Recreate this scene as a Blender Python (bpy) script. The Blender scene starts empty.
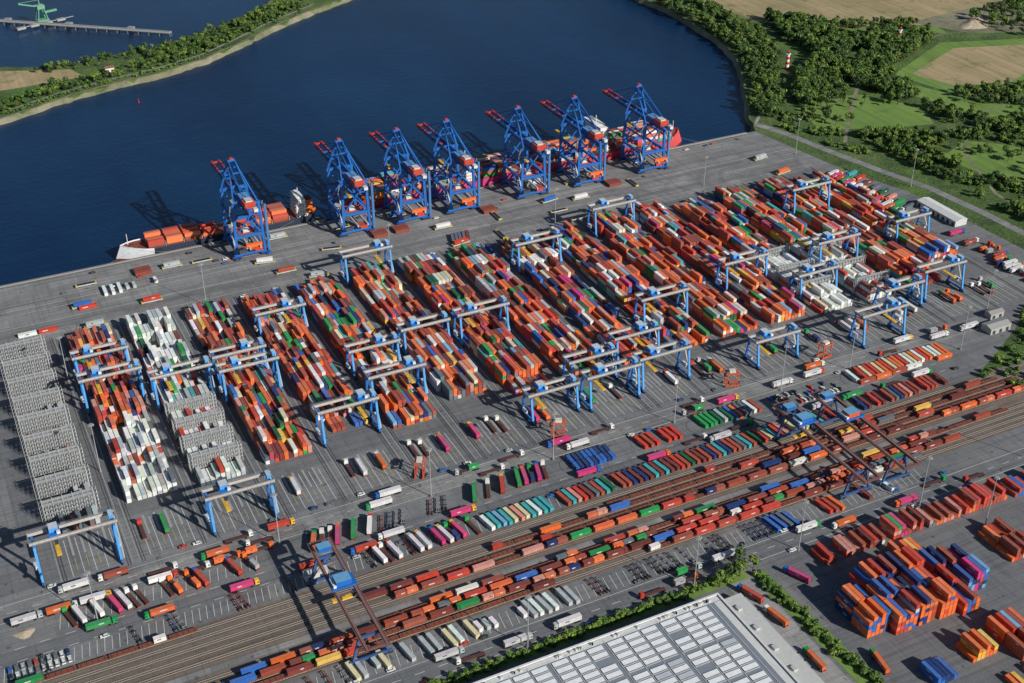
import bpy, bmesh, math, random
import numpy as np
from mathutils import Vector, Matrix, noise
R=random.Random(7)
sc=bpy.context.scene; COL=sc.collection
def lin(r,g,b):
    f=lambda c:((c/255+0.055)/1.055)**2.4 if c>10 else c/255/12.92
    return (f(r),f(g),f(b))
# ------------------------------------------------------------------ materials
def newmat(n):
    m=bpy.data.materials.new(n); m.use_nodes=True
    nt=m.node_tree; b=nt.nodes['Principled BSDF']
    return m,nt,b
def N(nt,t,**k):
    n=nt.nodes.new(t)
    for a,v in k.items(): setattr(n,a,v)
    return n
def L(nt,a,b): nt.links.new(a,b)
def noise_node(nt,vec,scale,detail=4,rough=.55):
    n=N(nt,'ShaderNodeTexNoise'); n.inputs['Scale'].default_value=scale
    n.inputs['Detail'].default_value=detail; n.inputs['Roughness'].default_value=rough
    L(nt,vec,n.inputs['Vector']); return n.outputs['Fac']
def ramp(nt,fac,stops):
    r=N(nt,'ShaderNodeValToRGB'); e=r.color_ramp.elements
    while len(e)<len(stops): e.new(.5)
    for i,(p,c) in enumerate(stops): e[i].position=p; e[i].color=(*c,1) if len(c)==3 else c
    L(nt,fac,r.inputs[0]); return r.outputs[0]
def mix(nt,a,b,f,mode='MIX'):
    m=N(nt,'ShaderNodeMixRGB',blend_type=mode)
    for s,i in ((f,0),(a,1),(b,2)):
        if isinstance(s,(int,float)): m.inputs[i].default_value=s
        elif isinstance(s,tuple): m.inputs[i].default_value=(*s,1)
        else: L(nt,s,m.inputs[i])
    return m.outputs[0]
def mapping(nt,vec,s=(1,1,1),rot=0):
    m=N(nt,'ShaderNodeMapping'); m.inputs['Scale'].default_value=s; m.inputs['Rotation'].default_value=(0,0,rot)
    L(nt,vec,m.inputs[0]); return m.outputs[0]
def g(v): return (v,v,v)

def mat_paint(name,rough=.55,dirt=.35,metal=0):
    m,nt,b=newmat(name)
    a=N(nt,'ShaderNodeAttribute',attribute_name='Col')
    tc=N(nt,'ShaderNodeNewGeometry').outputs['Position']
    n1=noise_node(nt,tc,.35,5,.65); n2=noise_node(nt,mapping(nt,tc,(1,1,.25)),1.7,4,.7)
    d=ramp(nt,n1,[(.3,g(1-dirt)),(.62,g(1.0))]); d2=ramp(nt,n2,[(.35,g(1-dirt*.6)),(.6,g(1.0))])
    c=mix(nt,a.outputs['Color'],d,1.0,'MULTIPLY'); c=mix(nt,c,d2,1.0,'MULTIPLY')
    c=mix(nt,c,(.16,.12,.09),ramp(nt,noise_node(nt,tc,.9,6,.7),[(.62,g(0)),(.82,g(.45))]))
    L(nt,c,b.inputs['Base Color']); b.inputs['Roughness'].default_value=rough; b.inputs['Metallic'].default_value=metal
    return m
M_cont=mat_paint('container_paint',.5,.22)
M_paint=mat_paint('steel_paint',.5,.18)
M_plain=mat_paint('plain_paint',.6,.13)

def mat_ground(name,c1,c2,c3,streak=.35,rough=.85,joints=0,patch=0):
    m,nt,b=newmat(name)
    p=N(nt,'ShaderNodeNewGeometry').outputs['Position']
    big=noise_node(nt,p,.012,5,.6); mid=noise_node(nt,p,.09,6,.65); fine=noise_node(nt,p,1.3,3,.6)
    c=mix(nt,c1,c2,ramp(nt,big,[(.38,g(0)),(.62,g(1))]))
    c=mix(nt,c,c3,ramp(nt,mid,[(.45,g(0)),(.7,g(.8))]))
    s=noise_node(nt,mapping(nt,p,(.006,.45,1)),1.0,5,.7)
    c=mix(nt,c,g(1-streak),ramp(nt,s,[(.46,g(0)),(.66,g(1))]),'MULTIPLY')
    s2=noise_node(nt,mapping(nt,p,(.02,.9,1),.35),1.0,3,.6)
    c=mix(nt,c,g(.75),ramp(nt,s2,[(.58,g(0)),(.72,g(1))]),'MULTIPLY')
    s3=noise_node(nt,mapping(nt,p,(.5,.012,1)),1.0,4,.65)
    c=mix(nt,c,g(.78),ramp(nt,s3,[(.52,g(0)),(.68,g(1))]),'MULTIPLY')
    sp=noise_node(nt,p,.25,2,.5)
    c=mix(nt,c,g(.55),ramp(nt,sp,[(.66,g(0)),(.72,g(1))]),'MULTIPLY')
    c=mix(nt,c,ramp(nt,fine,[(.3,g(.82)),(.7,g(1.08))]),1.0,'MULTIPLY')
    for j,lo in ((joints,.82),(patch,.76)):
        if not j: continue
        br=N(nt,'ShaderNodeTexBrick'); br.offset=.0 if j==joints else .37
        L(nt,p,br.inputs['Vector']); br.inputs['Scale'].default_value=1
        br.inputs['Mortar Size'].default_value=.12; br.inputs['Brick Width'].default_value=j*(1 if j==joints else 2.3); br.inputs['Row Height'].default_value=j
        br.inputs['Color1'].default_value=(1,1,1,1); br.inputs['Color2'].default_value=(lo,lo,lo+.01,1); br.inputs['Mortar'].default_value=(.68,.68,.68,1)
        c=mix(nt,c,br.outputs['Color'],1.0,'MULTIPLY')
    L(nt,c,b.inputs['Base Color']); b.inputs['Roughness'].default_value=rough
    return m
M_apron=mat_ground('apron_concrete',(.295,.292,.287),(.34,.335,.325),(.235,.237,.24),.3,.85,24,9)
M_yard=mat_ground('yard_asphalt',(.205,.210,.218),(.245,.245,.245),(.165,.172,.18),.28,.9,0,17)
M_asph=mat_ground('road_asphalt',(.155,.16,.17),(.185,.187,.192),(.125,.132,.142),.3,.9,0,0)
M_light=mat_ground('pale_concrete',(.33,.325,.315),(.38,.375,.36),(.28,.28,.27),.25,.9,12)
M_ballast=mat_ground('rail_ballast',(.185,.15,.125),(.22,.18,.15),(.14,.12,.105),.4,.95)
M_sand=mat_ground('bank_sand',(.32,.28,.20),(.17,.17,.10),(.10,.125,.055),.1,.95)

def mat_terrain():
    m,nt,b=newmat('terrain_grass')
    p=N(nt,'ShaderNodeNewGeometry').outputs['Position']
    a=noise_node(nt,p,.008,6,.6); bb=noise_node(nt,p,.035,6,.7); f=noise_node(nt,p,.35,5,.7)
    c=ramp(nt,a,[(.3,(.045,.085,.022)),(.45,(.10,.18,.035)),(.55,(.06,.115,.025)),(.68,(.20,.235,.075))])
    c=mix(nt,c,(.03,.055,.018),ramp(nt,bb,[(.47,g(0)),(.6,g(.75))]))
    c=mix(nt,c,(.16,.235,.05),ramp(nt,f,[(.5,g(0)),(.7,g(.7))]))
    L(nt,c,b.inputs['Base Color']); b.inputs['Roughness'].default_value=.95
    bp=N(nt,'ShaderNodeBump'); bp.inputs['Distance'].default_value=2.5; bp.inputs['Strength'].default_value=.9
    L(nt,f,bp.inputs['Height']); L(nt,bp.outputs[0],b.inputs['Normal'])
    return m
M_terr=mat_terrain()
def mat_field(name,c1,c2,ang):
    m,nt,b=newmat(name)
    p=N(nt,'ShaderNodeNewGeometry').outputs['Position']
    q=mapping(nt,p,(.15,.004,1),ang)
    s=noise_node(nt,q,1,5,.65); a=noise_node(nt,p,.015,5,.6)
    c=mix(nt,c1,c2,ramp(nt,a,[(.35,g(0)),(.65,g(1))]))
    c=mix(nt,c,g(.72),ramp(nt,s,[(.4,g(0)),(.65,g(1))]),'MULTIPLY')
    c=mix(nt,c,(.09,.14,.03),ramp(nt,noise_node(nt,p,.05,5,.7),[(.54,g(0)),(.68,g(.75))]))
    L(nt,c,b.inputs['Base Color']); b.inputs['Roughness'].default_value=.95
    return m
M_tan=mat_field('dry_field',(.44,.33,.185),(.32,.26,.125),.5)
M_grn=mat_field('green_field',(.13,.24,.04),(.19,.29,.06),.2)
def mat_water():
    m,nt,b=newmat('river_water')
    p=N(nt,'ShaderNodeNewGeometry').outputs['Position']
    a=noise_node(nt,mapping(nt,p,(1,.45,1),.4),.006,4,.55)
    c=ramp(nt,a,[(.35,(.002,.018,.058)),(.65,(.004,.032,.092))])
    st=noise_node(nt,mapping(nt,p,(.02,.3,1),-.9),1.0,5,.7)
    c=mix(nt,c,(.010,.05,.125),ramp(nt,st,[(.5,g(0)),(.75,g(.5))]))
    L(nt,c,b.inputs['Base Color']); b.inputs['Roughness'].default_value=.22; b.inputs['IOR'].default_value=1.33
    b.inputs['Specular IOR Level'].default_value=.35
    w=noise_node(nt,mapping(nt,p,(1,.5,1),.5),.35,6,.65)
    bp=N(nt,'ShaderNodeBump'); bp.inputs['Strength'].default_value=.5; bp.inputs['Distance'].default_value=.8
    L(nt,w,bp.inputs['Height']); L(nt,bp.outputs[0],b.inputs['Normal'])
    return m
M_water=mat_water()
def mat_leaf():
    m,nt,b=newmat('foliage')
    a=N(nt,'ShaderNodeAttribute',attribute_name='Col')
    oi=N(nt,'ShaderNodeObjectInfo')
    v=ramp(nt,oi.outputs['Random'],[(0,(.4,.58,.42)),(.5,(1,1,1)),(1,(1.8,1.45,.95))])
    c=mix(nt,a.outputs['Color'],v,1,'MULTIPLY')
    L(nt,c,b.inputs['Base Color']); b.inputs['Roughness'].default_value=.7
    return m
M_leaf=mat_leaf()

# ------------------------------------------------------------------ mesh builder
class MB:
    def __init__(s): s.v=[];s.f=[];s.c=[]
    def quad(s,pts,c):
        n=len(s.v); s.v+=[tuple(p) for p in pts]; s.f.append(tuple(range(n,n+len(pts)))); s.c.append(c)
    def box(s,x,y,z,lx,ly,lz,c,rot=0,top=None,bottom=True):
        ca,sa=math.cos(rot),math.sin(rot); n=len(s.v)
        for zz in (z,z+lz):
            for dx,dy in ((-1,-1),(1,-1),(1,1),(-1,1)):
                a,b=dx*lx/2,dy*ly/2
                s.v.append((x+a*ca-b*sa,y+a*sa+b*ca,zz))
        fs=[(4,5,6,7),(0,1,5,4),(1,2,6,5),(2,3,7,6),(3,0,4,7)]
        if bottom: fs.append((3,2,1,0))
        for i,f in enumerate(fs):
            s.f.append(tuple(n+k for k in f)); s.c.append(top if (top and i==0) else c)
    def beam(s,p,q,w,h,c):
        p=Vector(p);q=Vector(q);d=(q-p)
        if d.length<1e-6:return
        dn=d.normalized(); up=Vector((0,0,1)) if abs(dn.z)<.95 else Vector((0,1,0))
        sd=dn.cross(up).normalized(); u2=sd.cross(dn).normalized(); n=len(s.v)
        for o in (p,q):
            for a,b in ((-1,-1),(1,-1),(1,1),(-1,1)):
                s.v.append(tuple(o+sd*a*w/2+u2*b*h/2))
        for f in ((0,3,2,1),(4,5,6,7),(0,1,5,4),(1,2,6,5),(2,3,7,6),(3,0,4,7)):
            s.f.append(tuple(n+k for k in f)); s.c.append(c)
    def cyl(s,p,q,r,c,n=8,r2=None):
        p=Vector(p);q=Vector(q);dn=(q-p).normalized(); up=Vector((0,0,1)) if abs(dn.z)<.95 else Vector((0,1,0))
        a=dn.cross(up).normalized(); b=a.cross(dn); k=len(s.v); r2=r if r2 is None else r2
        for o,rr in ((p,r),(q,r2)):
            for i in range(n):
                t=2*math.pi*i/n; s.v.append(tuple(o+a*math.cos(t)*rr+b*math.sin(t)*rr))
        for i in range(n):
            j=(i+1)%n; s.f.append((k+i,k+n+i,k+n+j,k+j)); s.c.append(c)
        s.f.append(tuple(k+i for i in range(n))); s.c.append(c)
        s.f.append(tuple(k+n+i for i in reversed(range(n)))); s.c.append(c)
    def mesh(s,name,mat):
        me=bpy.data.meshes.new(name); me.from_pydata(s.v,[],s.f)
        at=me.color_attributes.new('Col','FLOAT_COLOR','CORNER')
        arr=np.ones((len(me.loops),4),dtype=np.float32)
        cnt=[len(f) for f in s.f]
        arr[:,:3]=np.repeat(np.array(s.c,dtype=np.float32),cnt,axis=0)
        at.data.foreach_set('color',arr.ravel()); me.materials.append(mat); me.update()
        return me
def put(name,me,loc=(0,0,0),rot=0,scale=1,parent=None):
    o=bpy.data.objects.new(name,me); o.location=loc; o.rotation_euler=(0,0,rot)
    o.scale=(scale,)*3 if isinstance(scale,(int,float)) else scale
    COL.objects.link(o)
    if parent: o.parent=parent
    return o
def empty(name,loc=(0,0,0)):
    o=bpy.data.objects.new(name,None); o.location=loc; COL.objects.link(o); return o
def sheet(name,poly,z,mat,skirt=0):
    n=len(poly); v=[(x,y,z) for x,y in poly]; f=[tuple(range(n))]
    if skirt:
        v+=[(x,y,z-skirt) for x,y in poly]
        f+=[(i,i+n,(i+1)%n+n,(i+1)%n) for i in range(n)]
    me=bpy.data.meshes.new(name); me.from_pydata(v,[],f); me.materials.append(mat)
    b=bmesh.new(); b.from_mesh(me); bmesh.ops.triangulate(b,faces=[x for x in b.faces if len(x.verts)>4])
    bmesh.ops.recalc_face_normals(b,faces=b.faces)
    for fc in b.faces:
        if abs(fc.normal.z)>.9 and fc.normal.z<0: fc.normal_flip()
    b.to_mesh(me); b.free()
    return put(name,me)
def rect(x0,x1,y0,y1): return [(x0,y0),(x1,y0),(x1,y1),(x0,y1)]

# ------------------------------------------------------------------ colours
ORANGE=lin(240,112,42); RED=lin(204,66,46); BROWN=lin(170,82,60); MAROON=lin(128,58,50); WHITE=lin(234,234,228)
LGREY=lin(186,190,190); DGREY=lin(108,116,124); BLUE=lin(40,104,186); NAVY=lin(32,58,116); GREEN=lin(40,155,82); DGREEN=lin(28,100,66)
TEAL=lin(64,170,170); MAG=lin(214,50,120); YEL=lin(236,186,64); PINK=lin(216,146,128); CREAM=lin(224,208,172); LBLUE=lin(115,170,212)
PAL=[(ORANGE,27),(RED,14),(BROWN,20),(MAROON,10),(WHITE,7),(LGREY,6),(DGREY,4),(BLUE,6),(NAVY,4),(GREEN,5),(DGREEN,3),(TEAL,2),(MAG,2.5),(YEL,2.5),(PINK,5),(CREAM,4),(LBLUE,2)]
PC=[p[0] for p in PAL]; PW=[p[1] for p in PAL]
def jit(c,a=.18):
    k=1+R.uniform(-a,a); gr=sum(c)/3; d=R.uniform(0,.15)
    return tuple(min(1,max(0,(x*(1-d)+gr*d)*k*(1+R.uniform(-.05,.05)))) for x in c)
def rc(): return R.choices(PC,PW)[0]
CB=lin(34,104,182); CBD=lin(24,74,142); STEEL=lin(150,155,160); DARK=(.03,.03,.032); RUBBER=(.018,.018,.018); GLASS=(.03,.045,.055)
REDP=lin(204,62,42)

# ------------------------------------------------------------------ terrain, water
def jitline(pts,a=3,sub=6,seed=1):
    r=random.Random(seed); out=[]
    for i in range(len(pts)-1):
        (x0,y0),(x1,y1)=pts[i],pts[i+1]
        for k in range(sub):
            t=k/sub; d=0 if k==0 else a
            out.append((x0+(x1-x0)*t+r.uniform(-d,d),y0+(y1-y0)*t+r.uniform(-d,d)))
    out.append(pts[-1]); return out
shoreR=[(690,0),(713,46),(757,115),(793,181),(808,237),(816,312),(817,368),(812,416),(820,533),(850,800),(900,1200),(1000,1800)]
shR=jitline(shoreR,1.5,5,3)
main=[(-20000,0)]+[(680,0)]+shR+[(2500,20000),(20000,20000),(20000,-20000),(-20000,-20000)]
sheet('ground',main,0,M_terr,9)
shL=[(-400,190),(-90,285),(-7,319),(66,343),(126,372),(178,390),(231,402),(284,424),(332,459),(377,495),(438,536),(493,567),(639,681),(800,900)]
bas=[(640,960),(496,751),(419,613),(390,569),(341,533),(296,511),(273,488),(218,486),(173,472),(123,476),(85,495),(-8,541),(-150,600),(-500,640)]
sheet('peninsula_ground',jitline(shL,2.5,6,5)+jitline(bas,2.5,5,9),-.5,M_terr,8)
sheet('river_water',rect(-20000,20000,-200,20000),-5,M_water)
def bank(name,line,w,side,z=.0,seed=2):
    r=random.Random(seed); v=[];f=[]
    for i,(x,y) in enumerate(line):
        a=line[max(0,i-1)];b=line[min(len(line)-1,i+1)]
        dx,dy=b[0]-a[0],b[1]-a[1]; l=math.hypot(dx,dy) or 1; nx,ny=-dy/l*side,dx/l*side
        k=r.uniform(.7,1.2)
        v+=[(x-nx*w*.4*k,y-ny*w*.4*k,z+.12),(x,y,z-.1),(x+nx*w*k*.8,y+ny*w*k*.8,-6)]
    for i in range(len(line)-1):
        n=i*3; f+=[(n,n+1,n+4,n+3),(n+1,n+2,n+5,n+4)]
    me=bpy.data.meshes.new(name); me.from_pydata(v,[],f); me.materials.append(M_sand); put(name,me)
bank('river_bank',jitline(shL,1.5,8,5),6,-1,-.45)
bank('river_bank',jitline(bas,1.5,6,9),3,-1,-.45)
bank('river_bank',[p for p in shR],4,1,0)

# ------------------------------------------------------------------ pavements
termR=[(690,0),(699,-59),(710,-118),(726,-164),(732,-233),(735,-294),(735,-345),(668,-352),(640,-372),(600,-392),(574,-404),(562,-425),(600,-440),(700,-470),(900,-520)]
pave=[(-900,0)]+[(690,0)]+termR[1:]+[(900,-1200),(-900,-1200)]
sheet('terminal_pavement',pave,.04,M_yard,.1)
sheet('quay_apron_pavement',[(-900,-.3),(689,-.3),(704,-92),(-900,-92)],.08,M_apron)
sheet('container_yard_pavement',rect(-6,694,-303,-94),.08,M_asph)
sheet('truck_lane_pavement',rect(-6,694,-346,-304),.08,M_yard)
sheet('landside_road',rect(-300,640,-361,-347),.08,M_apron)
sheet('railside_road',rect(-300,585,-391,-382),.08,M_asph)
sheet('rail_yard_ballast',rect(-400,720,-459.5,-404),.08,M_ballast)
sheet('rail_service_path',rect(-400,560,-438.6,-434.8),.12,M_apron)
sheet('south_road',rect(-300,700,-489,-476),.08,M_asph)
sheet('depot_pavement',rect(345,560,-640,-492),.08,M_asph)
sheet('warehouse_forecourt_pavement',rect(316,331,-640,-492),.08,M_light)
def strip(name,pts,w,z,mat):
    v=[];f=[]
    for i,(x,y) in enumerate(pts):
        a=pts[max(0,i-1)];b=pts[min(len(pts)-1,i+1)]
        dx,dy=b[0]-a[0],b[1]-a[1]; l=math.hypot(dx,dy); nx,ny=-dy/l,dx/l
        v+=[(x+nx*w/2,y+ny*w/2,z),(x-nx*w/2,y-ny*w/2,z)]
    for i in range(len(pts)-1): n=i*2; f.append((n,n+1,n+3,n+2))
    me=bpy.data.meshes.new(name); me.from_pydata(v,[],f); me.materials.append(mat); return put(name,me)
strip('perimeter_road',[(700,14),(712,-20),(722,-70),(734,-120),(748,-170),(754,-230),(757,-300),(757,-400),(757,-600)],8,.07,M_apron)
strip('dike_path',[(700,14),(735,50),(778,112),(815,178),(830,237),(838,312),(838,368),(834,430),(850,560)],3,.07,M_light)
strip('farm_track',[(745,-60),(800,0),(850,50),(900,75),(930,110),(1040,140),(1200,120)],3.5,.06,M_sand)
strip('farm_track',[(775,-300),(790,-200),(830,-120),(900,-60),(960,-50)],3,.06,M_sand)
strip('bank_path',[(-90,300),(-7,333),(66,358),(126,388),(178,405),(231,418),(284,440),(332,475),(377,512),(450,560)],2.5,-.3,M_light)
sheet('dry_field',[(871,366),(889,262),(964,205),(1090,160),(1200,194),(1400,300),(1000,520)],.05,M_tan)
sheet('green_field',[(907,62),(1021,119),(1113,88),(1200,40),(992,-32),(925,-14)],.05,M_grn)
sheet('dry_field',[(925,55),(1021,98),(1100,72),(1130,40),(992,-10),(940,10)],.09,M_tan)
sheet('dry_field',[(40,420),(160,425),(150,455),(60,490),(-60,520),(-60,440)],-.44,M_tan)
MEAD=[[(757,30),(836,35),(870,-20),(850,-60),(800,-50),(745,-20)],[(800,-120),(850,-105),(890,-140),(870,-200),(815,-200)],[(905,250),(950,215),(1060,165),(1050,140),(960,190),(895,235)],[(880,20),(905,30),(930,-40),(1000,-90),(960,-110),(900,-60)],[(775,-215),(810,-225),(830,-290),(790,-300)]]
for P in MEAD: sheet('meadow',jitline(P+[P[0]],3,3,4)[:-1],.05,M_grn)
sheet('construction_sand_lot',[(1040,190),(1075,125),(1140,105),(1200,150),(1150,200)],.09,M_sand)
# markings
mk=MB(); MW=(.68,.68,.66); MY=(.45,.37,.15)
def mline(x0,y0,x1,y1,w,c=MW,z=.12):
    dx,dy=x1-x0,y1-y0;l=math.hypot(dx,dy);nx,ny=-dy/l*w/2,dx/l*w/2
    mk.quad([(x0-nx,y0-ny,z),(x1-nx,y1-ny,z),(x1+nx,y1+ny,z),(x0+nx,y0+ny,z)],c)
BX=[67+40.05*i for i in range(16)]
for y in (-354,-381.4,-390.2,-482.5):
    x=-200
    while x<560: mline(x,y,x+5,y,.28); x+=12
for y in (-347.6,-360.4,-488.4,-476.6): mline(-280,y,560,y,.25)
def bays(x0,x1,y0,y1,p,slant=0):
    x=x0
    while x<=x1: mline(x,y0,x+slant,y1,.27); x+=p
bays(-60,225,-402,-392.5,3.6,1.5); bays(-60,470,-474,-463,4,1.5); bays(225,470,-403,-393,4,1.5)
bays(2,104,-377,-367,4.2,2); bays(480,560,-420,-412,4,1)
for y in (-41,-48,-66,-84): mline(-200,y,690,y,.22)
for bx in BX+[27]:
    for k in range(5): mline(bx-12+k*6,-309,bx-12+k*6,-341,.3,MW)
    for k in range(4): mline(bx-9+k*6,-326,bx-9+k*6,-336,.35,MY)
put('road_marking',mk.mesh('road_marking',M_plain))
tm=MB()
def arc(x,y,r,dirx,c,w=.55):
    pts=[(x,y-12)]
    for i in range(9):
        t=i/8*math.pi/2; pts.append((x+dirx*(r-r*math.cos(t)),y+r*math.sin(t)))
    pts.append((pts[-1][0]+dirx*R.uniform(30,90),pts[-1][1]))
    for o in (-1.1,1.1):
        for i in range(len(pts)-1):
            (a,b),(d,e)=pts[i],pts[i+1]; l=math.hypot(d-a,e-b); nx,ny=-(e-b)/l,(d-a)/l
            p0=(a+nx*o,b+ny*o); p1=(d+nx*o,e+ny*o)
            tm.quad([(p0[0]-nx*w/2,p0[1]-ny*w/2,.1),(p1[0]-nx*w/2,p1[1]-ny*w/2,.1),(p1[0]+nx*w/2,p1[1]+ny*w/2,.1),(p0[0]+nx*w/2,p0[1]+ny*w/2,.1)],c)
for bx in BX:
    for k in range(5):
        zc=R.uniform(.13,.18); arc(bx-10+k*5+R.uniform(-1,1),-88+R.uniform(-1,3),R.choice([10,14,18,26,34]),R.choice([-1,1]),(zc,zc,zc))
for i in range(len(tm.v)): tm.v[i]=(tm.v[i][0],tm.v[i][1],.1+(i//36)*.0002)
put('tyre_mark',tm.mesh('tyre_mark',M_plain))
isl=MB(); rails=MB()
for bx in [27]+BX:
    for k in range(4): isl.box(bx-9+k*6,-315,.08,1.3,17,.15,(.36,.36,.35))
    for o in (-17,-15.6,15.6,17): rails.box(bx+o,-217,.1,.35,256,.1,(.07,.065,.06))
    for o in (-18.2,18.2): rails.box(bx+o,-217,.09,.5,250,.05,(.34,.34,.34))
put('transfer_lane_island',isl.mesh('transfer_lane_island',M_plain))
for y in (-3,-35): 
    rails.box(0,y,.09,1500,.9,.03,(.09,.088,.086)); rails.box(0,y,.13,1500,.2,.08,(.16,.14,.12))
rails.box(-100,-.7,.09,1560,1.2,.25,(.42,.41,.38))
put('crane_rail',rails.mesh('crane_rail',M_plain))
qw=MB(); qw.box(-100,.9,-9,1560,1.8,9.2,(.24,.22,.2))
for i in range(120): qw.box(-300+i*8.2,2.1,-4,1.2,.7,3.4,RUBBER)
put('quay_wall',qw.mesh('quay_wall',M_plain))
TY=[-408,-413.6,-419.2,-424.8,-430.4,-442.6,-447.4,-452.2,-457]
tr=MB()
for y in TY:
    tr.box(150,y,.1,1100,3.0,.1,(.095,.076,.062))
    for o in (-.72,.72): tr.box(150,y+o,.22,1100,.2,.14,(.50,.42,.35))
    for i in range(0,760): tr.box(-190+i*1.1,y,.2,.28,2.5,.06,(.26,.225,.19),bottom=False)
put('railway_track',tr.mesh('railway_track',M_plain))

# ------------------------------------------------------------------ containers
def cont(mb,x,y,z,L_=12.19,c=None,rot=math.pi/2,h=2.6,detail=False):
    c=c or jit(rc()); gr=sum(c)/3; fd=R.uniform(0,.22)
    t=tuple(min(1,(k*(1-fd)+(gr*.8+.06)*fd)*R.uniform(.98,1.2)) for k in c)
    W_=2.44
    if not detail:
        mb.box(x,y,z,L_,W_,h,c,rot,top=t,bottom=False); return
    mb.box(x,y,z+.05,L_-.12,W_-.12,h-.12,c,rot,top=t)
    ca,sa=math.cos(rot),math.sin(rot); fr=tuple(k*.8 for k in c)
    def lb(a,b,zz,lx,ly,lz,cc): mb.box(x+a*ca-b*sa,y+a*sa+b*ca,z+zz,lx,ly,lz,cc,rot)
    for a in (-1,1):
        for b in (-1,1): lb(a*(L_/2-.09),b*(W_/2-.09),0,.18,.18,h,fr)
        for zz in (0,h-.14): lb(a*(L_/2-.06),0,zz,.12,W_-.36,.14,fr)
    for b in (-1,1):
        for zz in (0,h-.12): lb(0,b*(W_/2-.05),zz,L_-.36,.1,.12,fr)
        n=int(L_/1.1)
        for i in range(n): lb(-L_/2+.7+i*1.1,b*(W_/2-.04),.14,.35,.05,h-.28,tuple(k*.88 for k in c))
        if R.random()<.6: 
            w=R.uniform(1.5,4); lb(R.uniform(-2,2)*L_/12,b*(W_/2-.005),h*.5,w*L_/12,.03,.7,(.6,.6,.58) if sum(c)<1.2 else (.1,.1,.15))
    for o in (-.8,-.35,.35,.8): lb(L_/2-.03,o,.15,.07,.06,h-.3,STEEL)
    lb(L_/2-.045,0,.15,.05,.05,h-.3,DARK)
def block_mesh(bx,y0,y1,white=None,rows=10,pitch=2.88,seed=0,racks=None):
    mb=MB(); nb=int((y1-y0)/12.85)
    for b in range(nb):
        yc=y1-6.4-b*12.85
        if racks and racks[0]<yc<racks[1]: continue
        base=2.7+1.9*noise.noise(Vector((bx*.05,b*.35,seed)))
        if b in (0,nb-1): base-=R.uniform(0,1.2)
        two=R.random()<.22; prev=None; tone=rc() if R.random()<.45 else None
        for r in range(rows):
            xx=bx+(r-(rows-1)/2)*pitch
            h=int(round(base+1.3*noise.noise(Vector((r*.45,b*.9,bx)))+R.uniform(-.9,.9)))
            if R.random()<.06: h=0
            h=max(0,min(4,h)); 
            for k in range(h):
                wprob=white(xx,yc) if white else 0
                if R.random()<wprob: c=R.choice([WHITE,WHITE,WHITE,LGREY])
                elif tone and R.random()<.25: c=tone
                elif prev and R.random()<.2: c=prev
                else: c=rc()
                prev=c
                if two:
                    cont(mb,xx,yc-3.12,.1+k*2.63,6.06,jit(c)); cont(mb,xx,yc+3.12,.1+k*2.63,6.06,jit(c if R.random()<.5 else rc()))
                else: cont(mb,xx+R.uniform(-.06,.06),yc+R.uniform(-.15,.15),.1+k*2.63,12.19,jit(c))
    return mb.mesh('shipping_container_stack',M_cont)
def whitef(x,y):
    w=.0
    if 92<x<124: w=.85 if y>-170 else .5
    if 50<x<84 and y<-215: w=.75
    if 530<x<610 and -305<y<-205: w=.85
    return w
for i,bx in enumerate(BX):
    rk=None
    y1=-100 if i<12 else -104; y0=-305+R.choice([0,0,13,6])
    if i==1: rk=(-290,-215)
    if i==15: y0=-275
    put('shipping_container_stack',block_mesh(bx,y0,y1,whitef,racks=rk,seed=i))
# ------------------------------------------------------------------ reefer racks
def rack_mesh(w=27):
    mb=MB(); c=(.55,.56,.55); n=10
    for lv in range(5):
        z=.1+lv*2.65
        if lv: mb.box(0,0,z,w,1.5,.12,(.30,.30,.30))
        for s in (-.8,.8):
            mb.box(0,s,z+.95,w,.07,.09,c)
    for i in range(n+1):
        x=-w/2+i*w/n
        for s in (-.8,.8): mb.box(x,s,.1,.18,.18,13.0 if i%2==0 else 11.7,c)
        if i<n and i%3==0: mb.beam((x,-.85,.2),(x+w/n,-.85,5.4),.12,.12,c); mb.beam((x,-.85,5.4),(x+w/n,-.85,10.8),.12,.12,c)
        if i<n:
            for lv in range(4): mb.box(x+w/n/2,0,.4+lv*2.65,.8,.5,1.3,(.4,.42,.44))
    for s in (-1,1): 
        for a in (-.8,.8):
            for b in (-.8,.8): mb.box(s*(w/2+1.1)+a,b,.1,.16,.16,12.6,c)
        for lv in range(5): mb.beam((s*(w/2+1.1)-.7,0,.2+lv*2.6),(s*(w/2+1.1)+.7,0,2.6+lv*2.6),1.0,.15,(.4,.4,.4))
    mb.box(0,0,11.9,w,1.6,.1,(.46,.47,.47))
    return mb.mesh('reefer_rack',M_paint)
RK=rack_mesh()
mb=MB()
for i in range(9):
    y=-106-i*22.5
    put('reefer_rack',RK,(23,y,0)); put('reefer_rack',RK,(23,y-3.6,0)); 
    for r in range(9):
        for k in range(R.choice([0,0,0,0,1,1,2])): cont(mb,23+(r-4)*2.95,y-12.6,.1+k*2.63,12.19,jit(R.choice([LGREY,DGREY,DGREY,BROWN,LGREY])))
put('shipping_container_stack',mb.mesh('shipping_container_stack',M_cont))
for y in (-222,-241,-260,-279): put('reefer_rack',RK,(107,y,0)); put('reefer_rack',RK,(107,y-2.6,0))
for bx,ys in ((BX[12],(-218,-244,-270)),(BX[13],(-231,-257,-283))):
    for y in ys: put('reefer_rack',RK,(bx,y,0))
mb=MB()
for y in (-231.5,-250.5,-269.5,-289.5):
    for r in range(9):
        for k in range(R.choice([1,1,2,2,3])): cont(mb,107+(r-4)*2.95,y,.1+k*2.63,12.19,jit(R.choice([WHITE,WHITE,LGREY,WHITE,RED])))
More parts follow.
